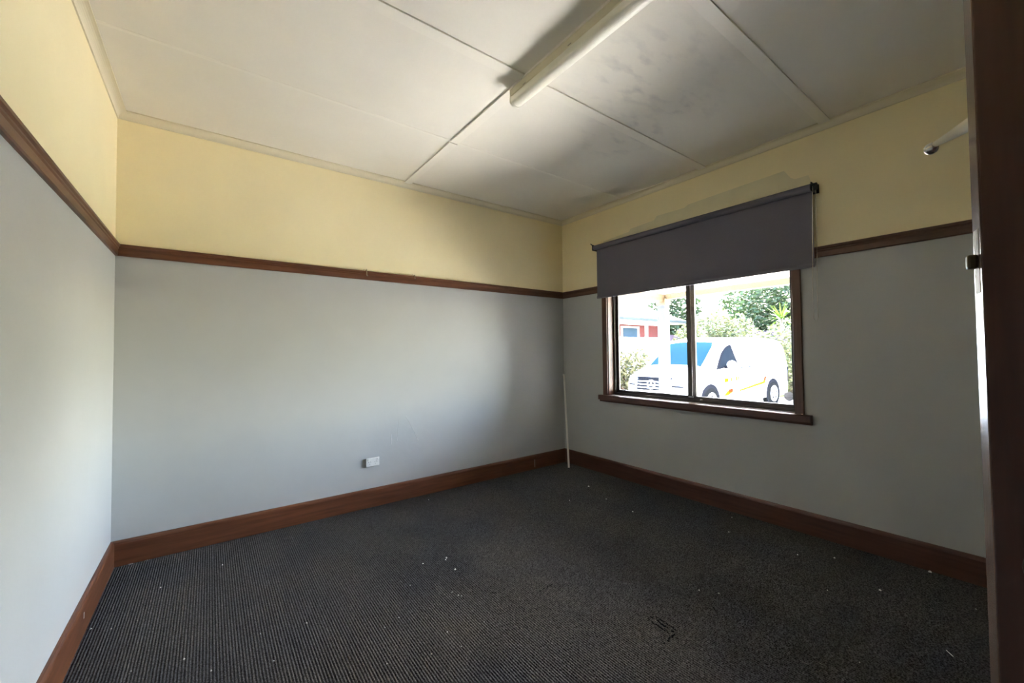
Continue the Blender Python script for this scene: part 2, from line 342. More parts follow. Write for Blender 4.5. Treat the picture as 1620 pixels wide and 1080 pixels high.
# scratches on the back wall
for a, b, t in (((618.5, 687), (618.8, 703), .0028), ((631, 665), (628, 697), .0018), ((642, 657), (661.5, 696), .0018)):
    A = at(*a, 1, 0); B = at(*b, 1, 0); MB().tube([(A.x, 0, A.z), ((A.x+B.x)/2+.004, 0, (A.z+B.z)/2), (B.x, 0, B.z)], t, 5).build('scratch', 'scr', wall_back)
# ceiling scuffs
random.seed(3)

# ------------------------------------------------------------------ the window
win = bpy.data.objects.new('window_1', None); C.objects.link(win); win.location = (0, -1.58, OZ0); struct(win, 'timber framed window with dark sliding aluminium sashes')
def wp(mb, name, m, **k):
    o = mb.build(name, m, win, **k); o.matrix_parent_inverse = Matrix.Translation((0, 1.58, -OZ0)); return o
wp(MB().box((-.020, OY1-.008, OZ0), (0, OY1+.056, 2.42)), 'architrave', 'dwood_z', bevel=.004)
wp(MB().box((-.020, OY0+.008, OZ0), (0, OY0-.048, 2.42)), 'architrave', 'dwood_z', bevel=.004)
wp(MB().box((-.020, OY0-.048, 2.36), (0, OY1+.056, 2.42)), 'architrave', 'dwood_y', bevel=.004)
wp(MB().box((0, OY1-.016, OZ0), (TW, OY1, OZ1)), 'jamb', 'wood_z')
wp(MB().box((0, OY0, OZ0), (TW, OY0+.016, OZ1)), 'jamb', 'wood_z')
wp(MB().box((0, OY0, OZ1-.016), (TW, OY1, OZ1)), 'head', 'wood_y')
sill = MB().prism([(-.050, .812), (-.050, .856), (-.044, .862), (0, .862), (0, .790), (-.022, .790), (-.026, .812)], 1, OY0-.095, OY1+.100)
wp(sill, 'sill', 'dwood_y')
wp(MB().box((0, OY0+.016, OZ0-.001), (TW-.005, OY1-.016, .864)), 'sill_board', 'sheen_sill')
# aluminium frame and two sashes
fx0, fx1 = .085, .145; ya, yb = OY0+.016, OY1-.016; zt = OZ1-.016
wp(MB().box((fx0, ya, .864), (fx1, yb, .886)), 'frame_rail', 'alu'); wp(MB().box((fx0, ya, zt-.03), (fx1, yb, zt)), 'frame_rail', 'alu')
wp(MB().box((fx0, ya, .886), (fx1, ya+.018, zt-.03)), 'frame_stile', 'alu'); wp(MB().box((fx0, yb-.018, .886), (fx1, yb, zt-.03)), 'frame_stile', 'alu')
ym = -1.594
def sash(y0, y1, x):
    z0, z1, t = .886, zt-.03, .024
    mb = MB().box((x, y0, z0), (x+.022, y1, z0+.03)).box((x, y0, z1-.03), (x+.022, y1, z1)).box((x, y0, z0+.03), (x+.022, y0+t+.012*(y0 < ym+.1 and y0 > ym-.1), z1-.03)).box((x, y1-t-.012*(y1 < ym+.1), z0+.03), (x+.022, y1, z1-.03))
    s = wp(mb, 'sash', 'alu', bevel=.002)
    g = MB().box((x+.009, y0+t, z0+.028), (x+.013, y1-t, z1-.028)).build('pane', 'glass', s); return s
s1 = sash(ym-.034, yb-.018, .118); s2 = sash(ya+.018, ym+.034, .092)
wp(MB().box((.080, ym-.022, .905), (.093, ym+.022, .915)), 'latch', 'white')
wp(MB().prism([(ym-.10-.010, .888), (ym-.10+.010, .888), (ym-.10+.006, .896), (ym-.10-.006, .896)], 0, .078, .09), 'catch', 'white')
# shield shaped sticker on the pane
sx = .0995; cy, w2 = -2.387, .034
shield = [(cy-w2, 1.000), (cy-w2*.5, 1.006), (cy, 1.012), (cy+w2*.5, 1.006), (cy+w2, 1.000), (cy+w2, .962), (cy+w2*.6, .948), (cy, .936), (cy-w2*.6, .948), (cy-w2, .962)]
stk = MB().add([(sx, a, b) for a, b in shield], [tuple(range(len(shield)))]).build('security_sticker', 'sticker')
tag(stk, 'small grey shield shaped sticker on the lower window pane', 'sticker')
MB().box((sx-.0006, cy-.024, .974), (sx, cy+.024, .979)).build('print_line', 'badge2', stk); MB().box((sx-.0006, cy-.018, .963), (sx, cy+.018, .966)).build('print_line', 'badge2', stk)

# ------------------------------------------------------------------ roller blind
bl = thing('roller_blind', 'charcoal fabric roller blind half lowered over the window', 'blind', (-.065, -1.59, 2.49))
def bp_(mb, name, m, **k):
    o = mb.build(name, m, bl, **k); o.matrix_parent_inverse = Matrix.Translation((.065, 1.59, -2.49)); return o
by0, by1 = -2.620, -.598; bz = 2.492; bx = -.070
bp_(MB().tube([(bx, by0, bz), (bx, by1+.012, bz)], .027, 20), 'roller', 'blind', smooth=False)
fx = bx+.024
fab = MB(); N = 24; zz = [2.50, 2.3, 2.1, 1.953]
vv = []
for j, z in enumerate(zz):
    for i in range(N+1): vv.append((fx-.002-.004*math.sin(i*.9)*(2.5-z)*.5, by0+(by1-by0)*i/N, z))
nn = (N+1)*len(zz); vv += [(x+.0012, y, z) for x, y, z in vv]
q = lambda o_: [(o_+j*(N+1)+i, o_+j*(N+1)+i+1, o_+(j+1)*(N+1)+i+1, o_+(j+1)*(N+1)+i) for j in range(len(zz)-1) for i in range(N)]
fab.add(vv, q(0)+q(nn)); bp_(fab, 'fabric', 'blind', smooth=True)
bp_(MB().prism([(fx-.009, 1.926), (fx+.006, 1.926), (fx+.008, 1.940), (fx+.004, 1.957), (fx-.006, 1.957), (fx-.010, 1.940)], 1, by0, by1), 'bottom_bar', 'blind')
for y in (by0-.008, by1+.020):
    br = bp_(MB().box((bx-.028, y-.003, bz-.032), (0, y+.003, bz+.032)).box((-.003, y-.020, bz-.032), (0, y+.020, bz+.032)), 'bracket', 'black', bevel=.001)
bp_(MB().tube([(bx, by1+.010, bz), (bx, by1+.034, bz)], .018, 14), 'end_pin', 'black')
bp_(MB().tube([(bx-.01, by1+.02, bz+.028), (bx-.018, by1+.036, bz+.036), (bx-.022, by1+.046, bz+.050)], .005, 8), 'bracket_tab', 'black')
bp_(MB().tube([(bx, by0-.034, bz), (bx, by0-.006, bz)], .026, 14), 'chain_wheel', 'black')
cy_ = by0-.018
bp_(MB().tube([(bx-.026, cy_, bz), (bx-.020, cy_+.012, 2.1), (bx-.012, cy_+.024, 1.7), (bx-.008, cy_+.022, 1.56), (bx, cy_+.012, 1.525), (bx+.010, cy_+.002, 1.56), (bx+.018, cy_+.004, 1.75), (bx+.024, cy_, 2.1), (bx+.026, cy_, bz)], .0015, 6), 'chain', 'steel')

# ------------------------------------------------------------------ fluorescent fitting
FX, FY0, FY1 = -2.006, -2.935, -1.688
fl = thing('fluorescent_batten', 'cream fluorescent batten light with opal diffuser under the ceiling', 'ceiling light', (FX, (FY0+FY1)/2, H))
def fp(mb, name, m, **k):
    o = mb.build(name, m, fl, **k); o.matrix_parent_inverse = Matrix.Translation((-FX, -(FY0+FY1)/2, -H)); return o
hw = .041
fp(MB().prism([(FX-hw, H-.010), (FX-hw, H-.050), (FX-hw+.006, H-.056), (FX+hw-.006, H-.056), (FX+hw, H-.050), (FX+hw, H-.010)], 1, FY0, FY1), 'base_tray', 'fluoro')
dp = [(FX-hw+.004, H-.050)]+[(FX-hw*math.cos(t)*.93, H-.076-.026*math.sin(t)**.8) for t in [math.pi*i/14 for i in range(0, 15)]]+[(FX+hw-.004, H-.050)]
fp(MB().prism(dp, 1, FY0+.008, FY1-.008), 'diffuser', 'diffuser', smooth=False)
ep = [(FX-hw+.002, H-.050)]+[(FX-hw*math.cos(t)*.98, H-.076-.029*math.sin(t)**.8) for t in [math.pi*i/14 for i in range(0, 15)]]+[(FX+hw-.002, H-.050)]
for a, b in ((FY0-.004, FY0+.012), (FY1-.012, FY1+.004)): fp(MB().prism(ep, 1, a, b), 'end_cap', 'diffuser')
for y in (-1.83, -2.2, -2.6): fp(MB().box((FX-hw-.0012, y-.012, H-.050), (FX-hw+.001, y+.012, H-.044)), 'clip', 'steel')

# ------------------------------------------------------------------ power outlet
ox, oz = -2.346, .391
out = thing('power_outlet', 'white double power outlet on the grey wall', 'power outlet', (ox, 0, oz))
ow = lambda mb, name, m, par=out, **k: mb.build(name, m, par, **k)
ow(MB().box((-.055, -.011, -.034), (.055, 0, .034)), 'mounting_block', 'slot', bevel=.003)
ow(MB().box((-.0575, -.020, -.0365), (.0575, -.011, .0365)), 'face_plate', 'white', bevel=.003)
for s in (-1, 1):
    r_ = ow(MB().box((s*.040-.007, -.024, .014), (s*.040+.007, -.020, .030)), 'rocker_switch', 'white', bevel=.002)
    ow(MB().box((s*.040-.003, -.0244, .024), (s*.040+.003, -.024, .027)), 'switch_mark', 'slot', r_)
    cx = s*.026
    for dx, dz, a in ((-.008, .004, 30), (.008, .004, -30), (0, -.014, 0)):
        R_ = Matrix.Translation((cx+dx, -.0202, dz-.002)) @ Matrix.Rotation(math.radians(a), 4, 'Y')
        ow(MB().box((-.0012, -.0004, -.004), (.0012, .0004, .004), 0, R_), 'socket_slot', 'slot')

# ------------------------------------------------------------------ stick in the corner
A = Vector((-.186, -.252, .011)); B = Vector((-.022, -.022, 1.062))
st = thing('wooden_stick', 'thin white painted stick leaning in the room corner', 'stick', A)
mbS = MB().tube([(0, 0, 0), B-A], .0115, 12); mbS.build('rod', 'stick', st, smooth=False)
e = (B-A).normalized(); MB().tube([(B-A)-e*.014, (B-A)+e*.006], .0145, 12).build('end_cap', 'white', st)

# ------------------------------------------------------------------ picture hooks on the rail
for k, (px, lab) in enumerate(((580, 'bent wire picture hook on the rail, beside the shorter pale hook'), (656, 'short pale picture hook on the rail, beside the bent wire hook'))):
    x = at(px, 433, 1, -.03).x
    hk = thing('picture_hook', lab, 'hook', (x, -.029, 2.066), 0, 'picture hooks on the rail')
    hk.pop('group')
    pts = [(0, .024, .006), (0, .004, .012+.006*(k == 0)), (0, -.004, .006), (0, -.005, -.030+.012*k), (.004, -.012, -.044+.014*k), (.006, -.018, -.034+.014*k)]
    MB().tube(pts, .0035+.0012*k, 8).build('hook_wire', 'steel', hk)
    MB().tube([(-.018, .02, .012), (-.018, .008, .016)], .002, 6).build('nail', 'steel', hk)

# ------------------------------------------------------------------ door, open into the room
ud = Vector((-.28, .96, 0)).normalized(); nd = Vector((ud.y, -ud.x, 0))      # nd: from near face to far face
ND = CAM + Vector((.9477, .0663, 0)); HG = ND - ud*.82
door = bpy.data.objects.new('door_1', None); C.objects.link(door); door.location = (HG.x, HG.y, 0)
door.rotation_euler = (0, 0, math.atan2(ud.y, ud.x)); struct(door, 'dark stained timber door standing open into the room')
dbox = lambda a, b: MB().box(a, b)
# local frame: x along the leaf from the hinge, y: + is the near (doorway) face side, -.038 the far face
TH = .038
dbox((.0, -TH, .012), (.8185, 0, 2.04)).build('leaf', 'door', door, bevel=.0015)
dbox((.8185, -TH+.0004, .012), (.820, -.0004, 2.04)).build('edge', 'dooredge', door, label='worn glossy latch edge')
zl = 1.475
dbox((.8195, -TH+.008, zl-.05), (.8206, -.008, zl+.05)).build('latch_plate', 'brass', door)
mbL = MB().prism([(-TH+.012, zl-.011), (-.012, zl-.011), (-.012, zl+.011), (-TH+.012, zl+.011)], 0, .820, .8318); mbL.build('latch_bolt', 'brass', door, bevel=.003)
# coat hook on the far face
hz = 1.665
hk = MB().tube([(.800, -TH, hz+.050), (.806, -TH-.03, hz+.051), (.826, -TH-.070, hz+.051), (.842, -TH-.095, hz+.050)], [.013, .012, .008, .005], 10).build('coat_hook', 'cornice', door, smooth=True)
MB().sphere((.846, -TH-.102, hz+.046), .0105).build('hook_knob', 'steel', hk, smooth=True)
MB().tube([(.790, -TH+.001, hz+.05), (.800, -TH-.004, hz+.05)], .016, 12).build('hook_plate', 'steel', hk)
for s, yy in ((1, 0), (-1, -TH)):   # round knobs, below the frame
    kb = MB().tube([(.765, yy, 1.02), (.765, yy+s*.004, 1.02)], .028, 18).build('rose', 'brass', door)
    MB().tube([(.765, yy+s*.004, 1.02), (.765, yy+s*.03, 1.02), (.765, yy+s*.034, 1.02), (.765, yy+s*.05, 1.02), (.765, yy+s*.06, 1.02)], [.010, .010, .022, .027, .018], 16).build('knob', 'brass', kb, smooth=True)
for z in (.25, 1.8): MB().tube([(-.004, 0, z-.05), (-.004, 0, z+.05)], .006, 10).build('hinge', 'brass', door)
# doorway lining
for n_, (x0, x1) in enumerate(((DX0-.07, DX0+.004), (DX1-.004, DX1+.07))):
    struct(MB().box((x0, -L, 0), (x1, -L+.018, DZ+.07)).build('trim_%d' % (11+n_), 'wood_z', bevel=.003), 'stained timber architrave of the doorway')
struct(MB().box((DX0+.004, -L, DZ-.004), (DX1-.004, -L+.018, DZ+.07)).build('trim_13', 'wood_x', bevel=.003), 'stained timber head architrave of the doorway')
# hallway behind the camera
hy0, hy1 = -5.9, -L-.12
struct(MB().box((-W-.12, hy0, -.1), (.1, hy1, -.004)).build('floor_hall', 'carpet'), 'dark hallway carpet')
struct(MB().box((-W-.12, hy0-.1, H+.02), (.1, hy1, H+.12)).build('ceiling_hall', 'ceil'), 'hallway ceiling')
struct(MB().box((-W-.12, hy0-.1, -.1), (.1, hy0, H+.02)).build('wall_hall_far', 'cream'), 'cream hallway wall opposite the doorway')
struct(MB().box((-W-.22, hy0-.1, -.1), (-W-.12, hy1, H+.12)).build('wall_hall_left', 'cream'), 'cream hallway end wall')
struct(MB().box((.1, hy0-.1, -.1), (.2, hy1, H+.12)).build('wall_hall_right', 'cream'), 'cream hallway end wall')

# ------------------------------------------------------------------ lint and threads on the carpet
random.seed(11)
specks = [(253.5, 929, 5), (176, 994, 4), (144, 994, 4), (334, 1060, 5), (291, 1042, 5), (207, 1061, 4), (433, 1045, 4), (485, 985, 5), (352, 893, 4), (412, 1002, 3),
          (706.5, 882, 7), (705, 885, 5), (720, 900, 6), (669, 891, 4), (725, 941, 4), (730, 942, 3), (715, 936, 3), (649, 925, 3), (631, 976, 3), (609, 992, 4), (708, 999, 5), (682, 1034, 4), (730, 1022, 3), (612, 1049, 4), (766, 983, 3),
          (678, 790, 3), (931, 769, 6), (901, 791, 3), (959, 789, 3), (1001, 809, 5), (1158, 818, 3), (1153, 841, 3), (1262, 877, 4), (1320, 882, 5), (1392, 933, 5), (1471, 904, 7), (1309, 933, 3), (1106, 933, 4), (1137, 938, 5), (1360, 1047, 3), (1544, 963, 3)]
for px, py, s in specks:
    q = at(px, py, 2, .001); d = (q-CAM).length; r = .28*s*d/F_PX*.8; mb = MB()
    pts = [(math.cos(t)*r*random.uniform(.6, 1.25), math.sin(t)*r*random.uniform(.6, 1.25)) for t in [k*math.pi/3 for k in range(6)]]
    v = [(x, y, 0) for x, y in pts]+[(x*.5, y*.5, r*.8) for x, y in pts]
    mb.add(v, [(5, 4, 3, 2, 1, 0), (6, 7, 8, 9, 10, 11)]+[(k, (k+1) % 6, 6+(k+1) % 6, 6+k) for k in range(6)])
    o = mb.build('lint_fleck', 'lint'); o.location = (q.x, q.y, -.0005); o.rotation_euler = (0, 0, random.random()*6)
    tag(o, 'tiny pale lint fleck lying on the dark carpet', 'lint', 'lint flecks on the carpet')
a, b = at(1497, 1028, 2, .002), at(1508, 1038, 2, .002)
o = MB().tube([(-(b-a)*.5), Vector((0, .002, .001)), (b-a)*.5], .0012, 6).build('loose_thread', 'lint'); o.location = (a+b)/2
tag(o, 'single straight pale thread lying on the dark carpet', 'thread')
a, b = at(1128, 960, 2, .002), at(1133, 967, 2, .002)
o = MB().tube([(-(b-a)*.5), (b-a)*.5], .0025, 6).build('loose_thread', 'pull'); o.location = (a+b)/2
tag(o, 'short dark thread lying on the carpet', 'thread')
# torn loops in the carpet: short frayed strands
for a, b, rr_ in (((1031, 975), (1066, 1000), .0035), ((1026, 979), (1058, 1001), .0030), ((1036, 974), (1070, 996), .0028), ((1051, 1018), (1070, 1000), .0032), ((853, 935), (874, 924), .0025), ((775, 938), (792, 936), .002)):
    A_, B_ = at(*a, 2, 0), at(*b, 2, 0); n_ = 9
    for k in range(n_):
        if random.random() < .2: continue
        p_ = A_.lerp(B_, k/n_)+Vector((random.uniform(-.005, .005), random.uniform(-.005, .005), -.0012)); q_ = A_.lerp(B_, (k+.8)/n_)+Vector((random.uniform(-.005, .005), random.uniform(-.005, .005), -.0012))
        MB().tube([p_, p_.lerp(q_, .5)+Vector((0, 0, .001)), q_], rr_, 5).build('torn_loop', 'pull', floor)

# ------------------------------------------------------------------ outside: ground and porch
G = -.22
struct(MB().box((TW, -30, G-.2), (60, 40, G)).build('ground', 'concrete'), 'pale sunlit concrete driveway')
lawn = struct(MB().box((11.6, -20, G), (40, 30, G+.03)).build('lawn', 'grass'), 'dry lawn beyond the driveway')
porch = bpy.data.objects.new('porch', None); C.objects.link(porch); porch.location = (TW, -2.5, G); struct(porch, 'white painted porch outside the window')
def pp_(mb, name, m, **k):
    o = mb.build(name, m, porch, **k); o.matrix_parent_inverse = Matrix.Translation((-TW, 2.5, -G)); return o
pp_(MB().box((TW, -6, G), (1.85, -.20, -.05)), 'slab', 'slab')
pp_(MB().box((1.625, -.36, -.05), (1.735, -.235, 2.06)), 'post', 'post', bevel=.006)
pp_(MB().box((1.615, -.37, 1.985), (1.745, -.225, 2.075)), 'post_bracket', 'beam', bevel=.004)
pp_(MB().box((1.625, -5.8, -.05), (1.735, -5.675, 2.06)), 'post', 'post', bevel=.006)
pp_(MB().box((1.65, -6, 2.065), (1.72, -.22, 2.14)), 'front_beam', 'beam', bevel=.003)
pp_(MB().box((TW, -.335, 2.03), (1.66, -.265, 2.14)), 'end_beam', 'beam', bevel=.003)
# raking roof lining in boards
for k in range(10):
    x0, x1 = TW+k*.165, TW+k*.165+.160; z = lambda x: 2.42-(x-TW)*.15
    pp_(MB().prism([(x0, z(x0)), (x1, z(x1)), (x1, z(x1)+.018), (x0, z(x0)+.018)], 1, -6, -.2), 'ceiling_board', 'pwhite')
pp_(MB().prism([(TW, 2.46), (2.02, 2.46-(2.02-TW)*.15), (2.02, 2.48-(2.02-TW)*.15), (TW, 2.48)], 1, -6.1, -.1), 'roof_sheet', 'roof')
pp_(MB().box((1.90, -6.1, 2.13), (2.00, -.1, 2.21)), 'gutter', 'pwhite')
# main roof above the room
struct(MB().box((-W-.4, -6.2, H+.12), (TW+.1, .4, H+.2)).build('roof', 'roof'), 'roof over the room')

# ------------------------------------------------------------------ van
VL = Vector((6.09, 2.257, G)); van = thing('white_van', 'white delivery van with yellow and red stripes parked outside the window', 'van', VL, math.radians(177.77))
st_ = [(.90, .52, .58), (.885, .72, .68), (.82, .88, .80), (.68, .975, .875), (.40, 1.06, .925), (.06, 1.15, .945), (-.20, 1.35, .95), (-.45, 1.545, .95), (-.72, 1.735, .95), (-.95, 1.83, .95), (-1.3, 1.89, .95), (-2.4, 1.91, .95), (-3.6, 1.89, .95), (-4.0, 1.85, .945), (-4.16, 1.74, .93), (-4.22, 1.50, .92), (-4.245, 1.1, .90)]
def vw(z, Wd): return Wd-max(0, z-1.05)*.17 - max(0, .45-z)*.10
def vsec(x, zt_, Wd):
    zb = .24 if x < .86 else .30; pts = []; rr = min(.16, (zt_-zb)*.35)
    for z in np.linspace(zb, zt_-rr, 9): pts.append((x, vw(z, Wd), z))
    wt = vw(zt_-rr, Wd)
    for t in (22.5, 45, 67.5): pts.append((x, wt-rr*1.3*(1-math.cos(math.radians(t))), zt_-rr+rr*math.sin(math.radians(t))))
    for f_ in (.75, .5, .25, 0): pts.append((x, (wt-rr*1.3)*f_, zt_+.015*(1-f_)))
    return pts+[(a, -b, c) for a, b, c in reversed(pts[:-1])]
secs = [vsec(*s) for s in st_]; n = len(secs[0]); mb = MB()
mb.add([q for s in secs for q in s], [(i*n+k, i*n+(k+1) % n, (i+1)*n+(k+1) % n, (i+1)*n+k) for i in range(len(secs)-1) for k in range(n)]+[tuple(range(n)), tuple(range(len(secs)*n-1, (len(secs)-1)*n-1, -1))])
mb.build('body', 'vanw', van, smooth=True)
# windscreen follows the body between the cowl and the roof
xs_ = np.linspace(.02, -.78, 6); mb = MB(); v = []
zt_of = lambda x: float(np.interp(-x, [-s[0] for s in st_], [s[1] for s in st_]))
for x in xs_:
    z = zt_of(x); wt = vw(z-.16, .95)-.08
    for f_ in np.linspace(-1, 1, 9): v.append((x+.016, wt*f_, z+.018*(1-abs(f_))+.012-.07*abs(f_)**6))
v += [(a-.02, b, c-.02) for a, b, c in v]
qs = lambda o_: [(o_+i*9+k, o_+i*9+k+1, o_+(i+1)*9+k+1, o_+(i+1)*9+k) for i in range(5) for k in range(8)]
mb.add(v, qs(0)+qs(54)); mb.build('windscreen', 'vglass', van, smooth=True)
def sidepoly(poly, name, m, off=.004, th=.012, par=van, label=None):
    mb = MB(); n_ = len(poly); v = [(x, vw(z, .95)+off, z) for x, z in poly]+[(x, vw(z, .95)-th, z) for x, z in poly]
    mb.add(v, [tuple(range(n_)), tuple(range(2*n_-1, n_-1, -1))]+[(i, i+n_, (i+1) % n_+n_, (i+1) % n_) for i in range(n_)])
    return mb.build(name, m, par, label=label)
sw_ = sidepoly([(-.27, 1.085), (-.44, 1.30), (-.62, 1.49), (-.85, 1.63), (-1.02, 1.685), (-1.16, 1.70), (-1.24, 1.48), (-1.35, 1.20), (-.95, 1.14)], 'side_window', 'vdark', .004)
sidepoly([(-.42, 1.13), (-.56, 1.34), (-.72, 1.50), (-.92, 1.61), (-1.10, 1.65), (-1.17, 1.46), (-1.25, 1.22), (-.9, 1.17)], 'side_glass', 'sglass', .008, .0, sw_)
mr = MB().sphere((-.70, 1.10, 1.20), (.085, .12, .10)).build('wing_mirror', 'vanw', van, smooth=True)
MB().tube([(-.68, .90, 1.12), (-.70, 1.04, 1.15)], .03, 8).build('mirror_arm', 'vdark', mr)
# wheels and arches
for x in (0, -3.2):
    for s in (-1, 1):
        y0, y1 = s*.80, s*.962
        ar = MB().tube([(x, s*.93, .36), (x, s*.955, .36)], .395, 28).build('wheel_arch', 'vdark', van)
        ty = MB().tube([(x, s*.78, .33), (x, s*.80, .33), (x, s*.955, .33), (x, s*.972, .33)], [.30, .33, .33, .29], 28).build('wheel', 'tyre', van)
        MB().tube([(x, s*.968, .33), (x, s*.978, .33)], .225, 20).build('hubcap', 'rim', ty)
        for k in range(5):
            t = k*2*math.pi/5+.3; MB().tube([(x+.13*math.cos(t), s*.976, .33+.13*math.sin(t)), (x+.13*math.cos(t), s*.981, .33+.13*math.sin(t))], .034, 8).build('hubcap_hole', 'vdark', ty)
# nose: grille, bars, round star emblem, lamps
gx = lambda y: .892-.11*(abs(y)/.8)**4
def nosebox(y0, y1, z0, z1, name, m, off=.012, par=van, slope=.0, n_=8):
    mb = MB(); ysn = np.linspace(y0, y1, n_); v = []
    for y in ysn:
        for z in (z0, z1): v.append((gx(y)+off-(z-.7)*.18, y, z))
    for y in ysn:
        for z in (z0, z1): v.append((gx(y)-.10-(z-.7)*.18, y, z))
    f = []
    for i in range(n_-1):
        f += [(2*i, 2*i+1, 2*i+3, 2*i+2), (2*n_+2*i, 2*n_+2*i+2, 2*n_+2*i+3, 2*n_+2*i+1), (2*i, 2*i+2, 2*n_+2*i+2, 2*n_+2*i), (2*i+1, 2*n_+2*i+1, 2*n_+2*i+3, 2*i+3)]
    f += [(0, 2*n_, 2*n_+1, 1), (2*n_-2, 2*n_-1, 4*n_-1, 4*n_-2)]
    return mb.add(v, f).build(name, m, par)
gr = nosebox(-.45, .45, .60, .87, 'grille', 'vdark', .05)
for z in (.66, .735, .81): nosebox(-.43, .43, z-.013, z+.013, 'grille_bar', 'rim', .062, gr)
nosebox(-.47, .47, .872, .915, 'bonnet_gap', 'vdark', .035)
ey, ez = 0, .74; ex = gx(0)+.075
ring = [(ex, ey+.105*math.cos(t), ez+.105*math.sin(t)) for t in [2*math.pi*k/24 for k in range(25)]]
em = MB().tube(ring, .013, 8, cap=False).build('round_emblem', 'rim', van)
for k in range(3):
    t = math.pi/2+k*2*math.pi/3; MB().tube([(ex, ey, ez), (ex, ey+.1*math.cos(t), ez+.1*math.sin(t))], [.024, .006], 6).build('emblem_ray', 'rim', em)
for s in (-1, 1):
    hl = nosebox(s*.50, s*.80, .66, .86, 'headlamp', 'lens', .035); nosebox(s*.52, s*.78, .70, .735, 'lamp_insert', 'vdark', .042, hl)
nosebox(-.72, .72, .36, .50, 'bumper_intake', 'vdark', .012)
sidepoly([(-.55, .42), (-.78, .56), (-.98, .60), (-1.0, .50), (-.80, .44)], 'side_marking', 'yellow', .004)
sidepoly([(-.80, .50), (-.82, .585), (-1.02, .60), (-1.0, .51)], 'side_marking', 'red', .006)
sidepoly([(-1.35, .50), (-2.72, .64), (-2.80, .80), (-2.68, .80), (-2.62, .70), (-1.35, .545)], 'side_marking', 'yellow', .004)
sidepoly([(-2.62, .72), (-2.70, .82), (-2.84, .835), (-2.76, .73)], 'side_marking', 'red', .006)
sidepoly([(-1.45, .665), (-2.62, .78), (-2.62, .79), (-1.45, .675)], 'side_marking', 'vdark', .005)
for x0, wd, m in ((-.62, .20, 'yellow'), (-.92, .07, 'yellow'), (-1.04, .05, 'yellow'), (-1.16, .08, 'yellow'), (-1.28, .06, 'yellow')):
    zz_ = .765 + (-x0-.62)*.03
    sidepoly([(x0, zz_), (x0-wd, zz_), (x0-wd, zz_+.10), (x0, zz_+.10)], 'side_lettering', m, .004)
for k in range(7):
    x0 = -1.9-k*.075; sidepoly([(x0, .93), (x0-.04, .93), (x0-.04, .965), (x0, .965)], 'side_lettering', 'badge', .003)
for x0, z in ((-1.42, 1.08), (-1.85, 1.10)): sidepoly([(x0, z), (x0-.12, z), (x0-.12, z+.03), (x0, z+.03)], 'door_handle', 'vdark', .012)
sidepoly([(-4.16, .62), (-4.215, .62), (-4.215, 1.05), (-4.16, 1.05)], 'tail_lamp', 'vdark', -.01, .03)

# ------------------------------------------------------------------ neighbouring house and fences
hy = 6.15
hs = thing('brick_house', 'red brick house with pale roof beyond the driveway', 'house', (10, hy, G))
def hp(mb, name, m, par=None, **k):
    o = mb.build(name, m, par or hs, **k)
    if not par: o.matrix_parent_inverse = Matrix.Translation((-10, -hy, -G))
    return o
ge = 2.58
xr = at(1083, 508, 1, 5.7).x
hp(MB().box((1.5, hy, G), (xr-.4, hy+6, ge-.05)), 'wall', 'brick')
hp(MB().add([(1.0, 5.65, ge), (xr+.1, 5.65, ge), (xr+.1, 12.6, ge), (1.0, 12.6, ge), (4.5, 9.1, ge+1.75), (xr-3.4, 9.1, ge+1.75)], [(0, 1, 5, 4), (1, 2, 5), (2, 3, 4, 5), (3, 0, 4), (0, 3, 2, 1)]), 'roof', 'roof')
hp(MB().box((1.0, 5.56, ge-.11), (xr+.1, 5.66, ge+.0)), 'gutter', 'gutter')
hp(MB().box((1.0, 5.67, ge-.14), (xr, hy, ge-.10)), 'soffit', 'pwhite')
p0, p1 = at(985, 518, 1, hy-.03), at(1008, 540, 1, hy-.03)
wd = hp(MB().box((p0.x-.08, hy-.04, p1.z-.5), (p1.x+.14, hy+.02, p0.z+.06)), 'window', 'pwhite')
MB().box((p0.x, hy-.05, p1.z-.4), (p1.x, hy-.03, p0.z)).build('pane', 'hpane', wd)
q0, q1 = at(974, 499, 1, hy-.25), at(1031, 515, 1, hy-.25)
hp(MB().prism([(hy-.02, q0.z), (hy-.06, q0.z), (hy-.62, q1.z), (hy-.60, q1.z-.03), (hy-.02, q0.z-.06)], 0, q0.x-1, q1.x), 'awning', 'pwhite')
c0 = at(1023, 530, 1, hy-.05).x; hp(MB().box((c0-.05, hy-.09, G), (c0+.05, hy, ge-.1)), 'downpipe', 'pwhite')
# white paling fence between the drive and the house
fy = 5.0; fz = at(1010, 533.5, 1, fy).z
fe = thing('white_fence', 'white paling fence in front of the brick house', 'fence', (7, fy, G))
def fq(mb, name, m):
    o = mb.build(name, m, fe); o.matrix_parent_inverse = Matrix.Translation((-7, -fy, -G)); return o
x = 3.0
while x < 9.6:
    fq(MB().prism([(x, G+.05), (x+.11, G+.05), (x+.11, fz-.01), (x+.055, fz), (x, fz-.01)], 1, fy, fy+.018), 'paling', 'pwhite'); x += .118
for z in (.25, 1.3): fq(MB().box((3, fy+.018, z-.04), (9.6, fy+.06, z+.04)), 'fence_rail', 'pwhite')
for x in (3.0, 6.0, 9.4): fq(MB().box((x, fy+.03, G), (x+.1, fy+.12, fz-.1)), 'fence_post', 'pwhite')
# dark paling fence behind the van
df = thing('dark_fence', 'dark weathered timber fence behind the van and shrubs', 'fence', (16.6, 4, G))
for k in range(60):
    y = -3+k*.2; o = MB().box((16.6, y, G+.03), (16.63, y+.185, 2.2+.03*math.sin(k*1.7))).build('paling', 'dfence', df); o.matrix_parent_inverse = Matrix.Translation((-16.6, -4, -G))

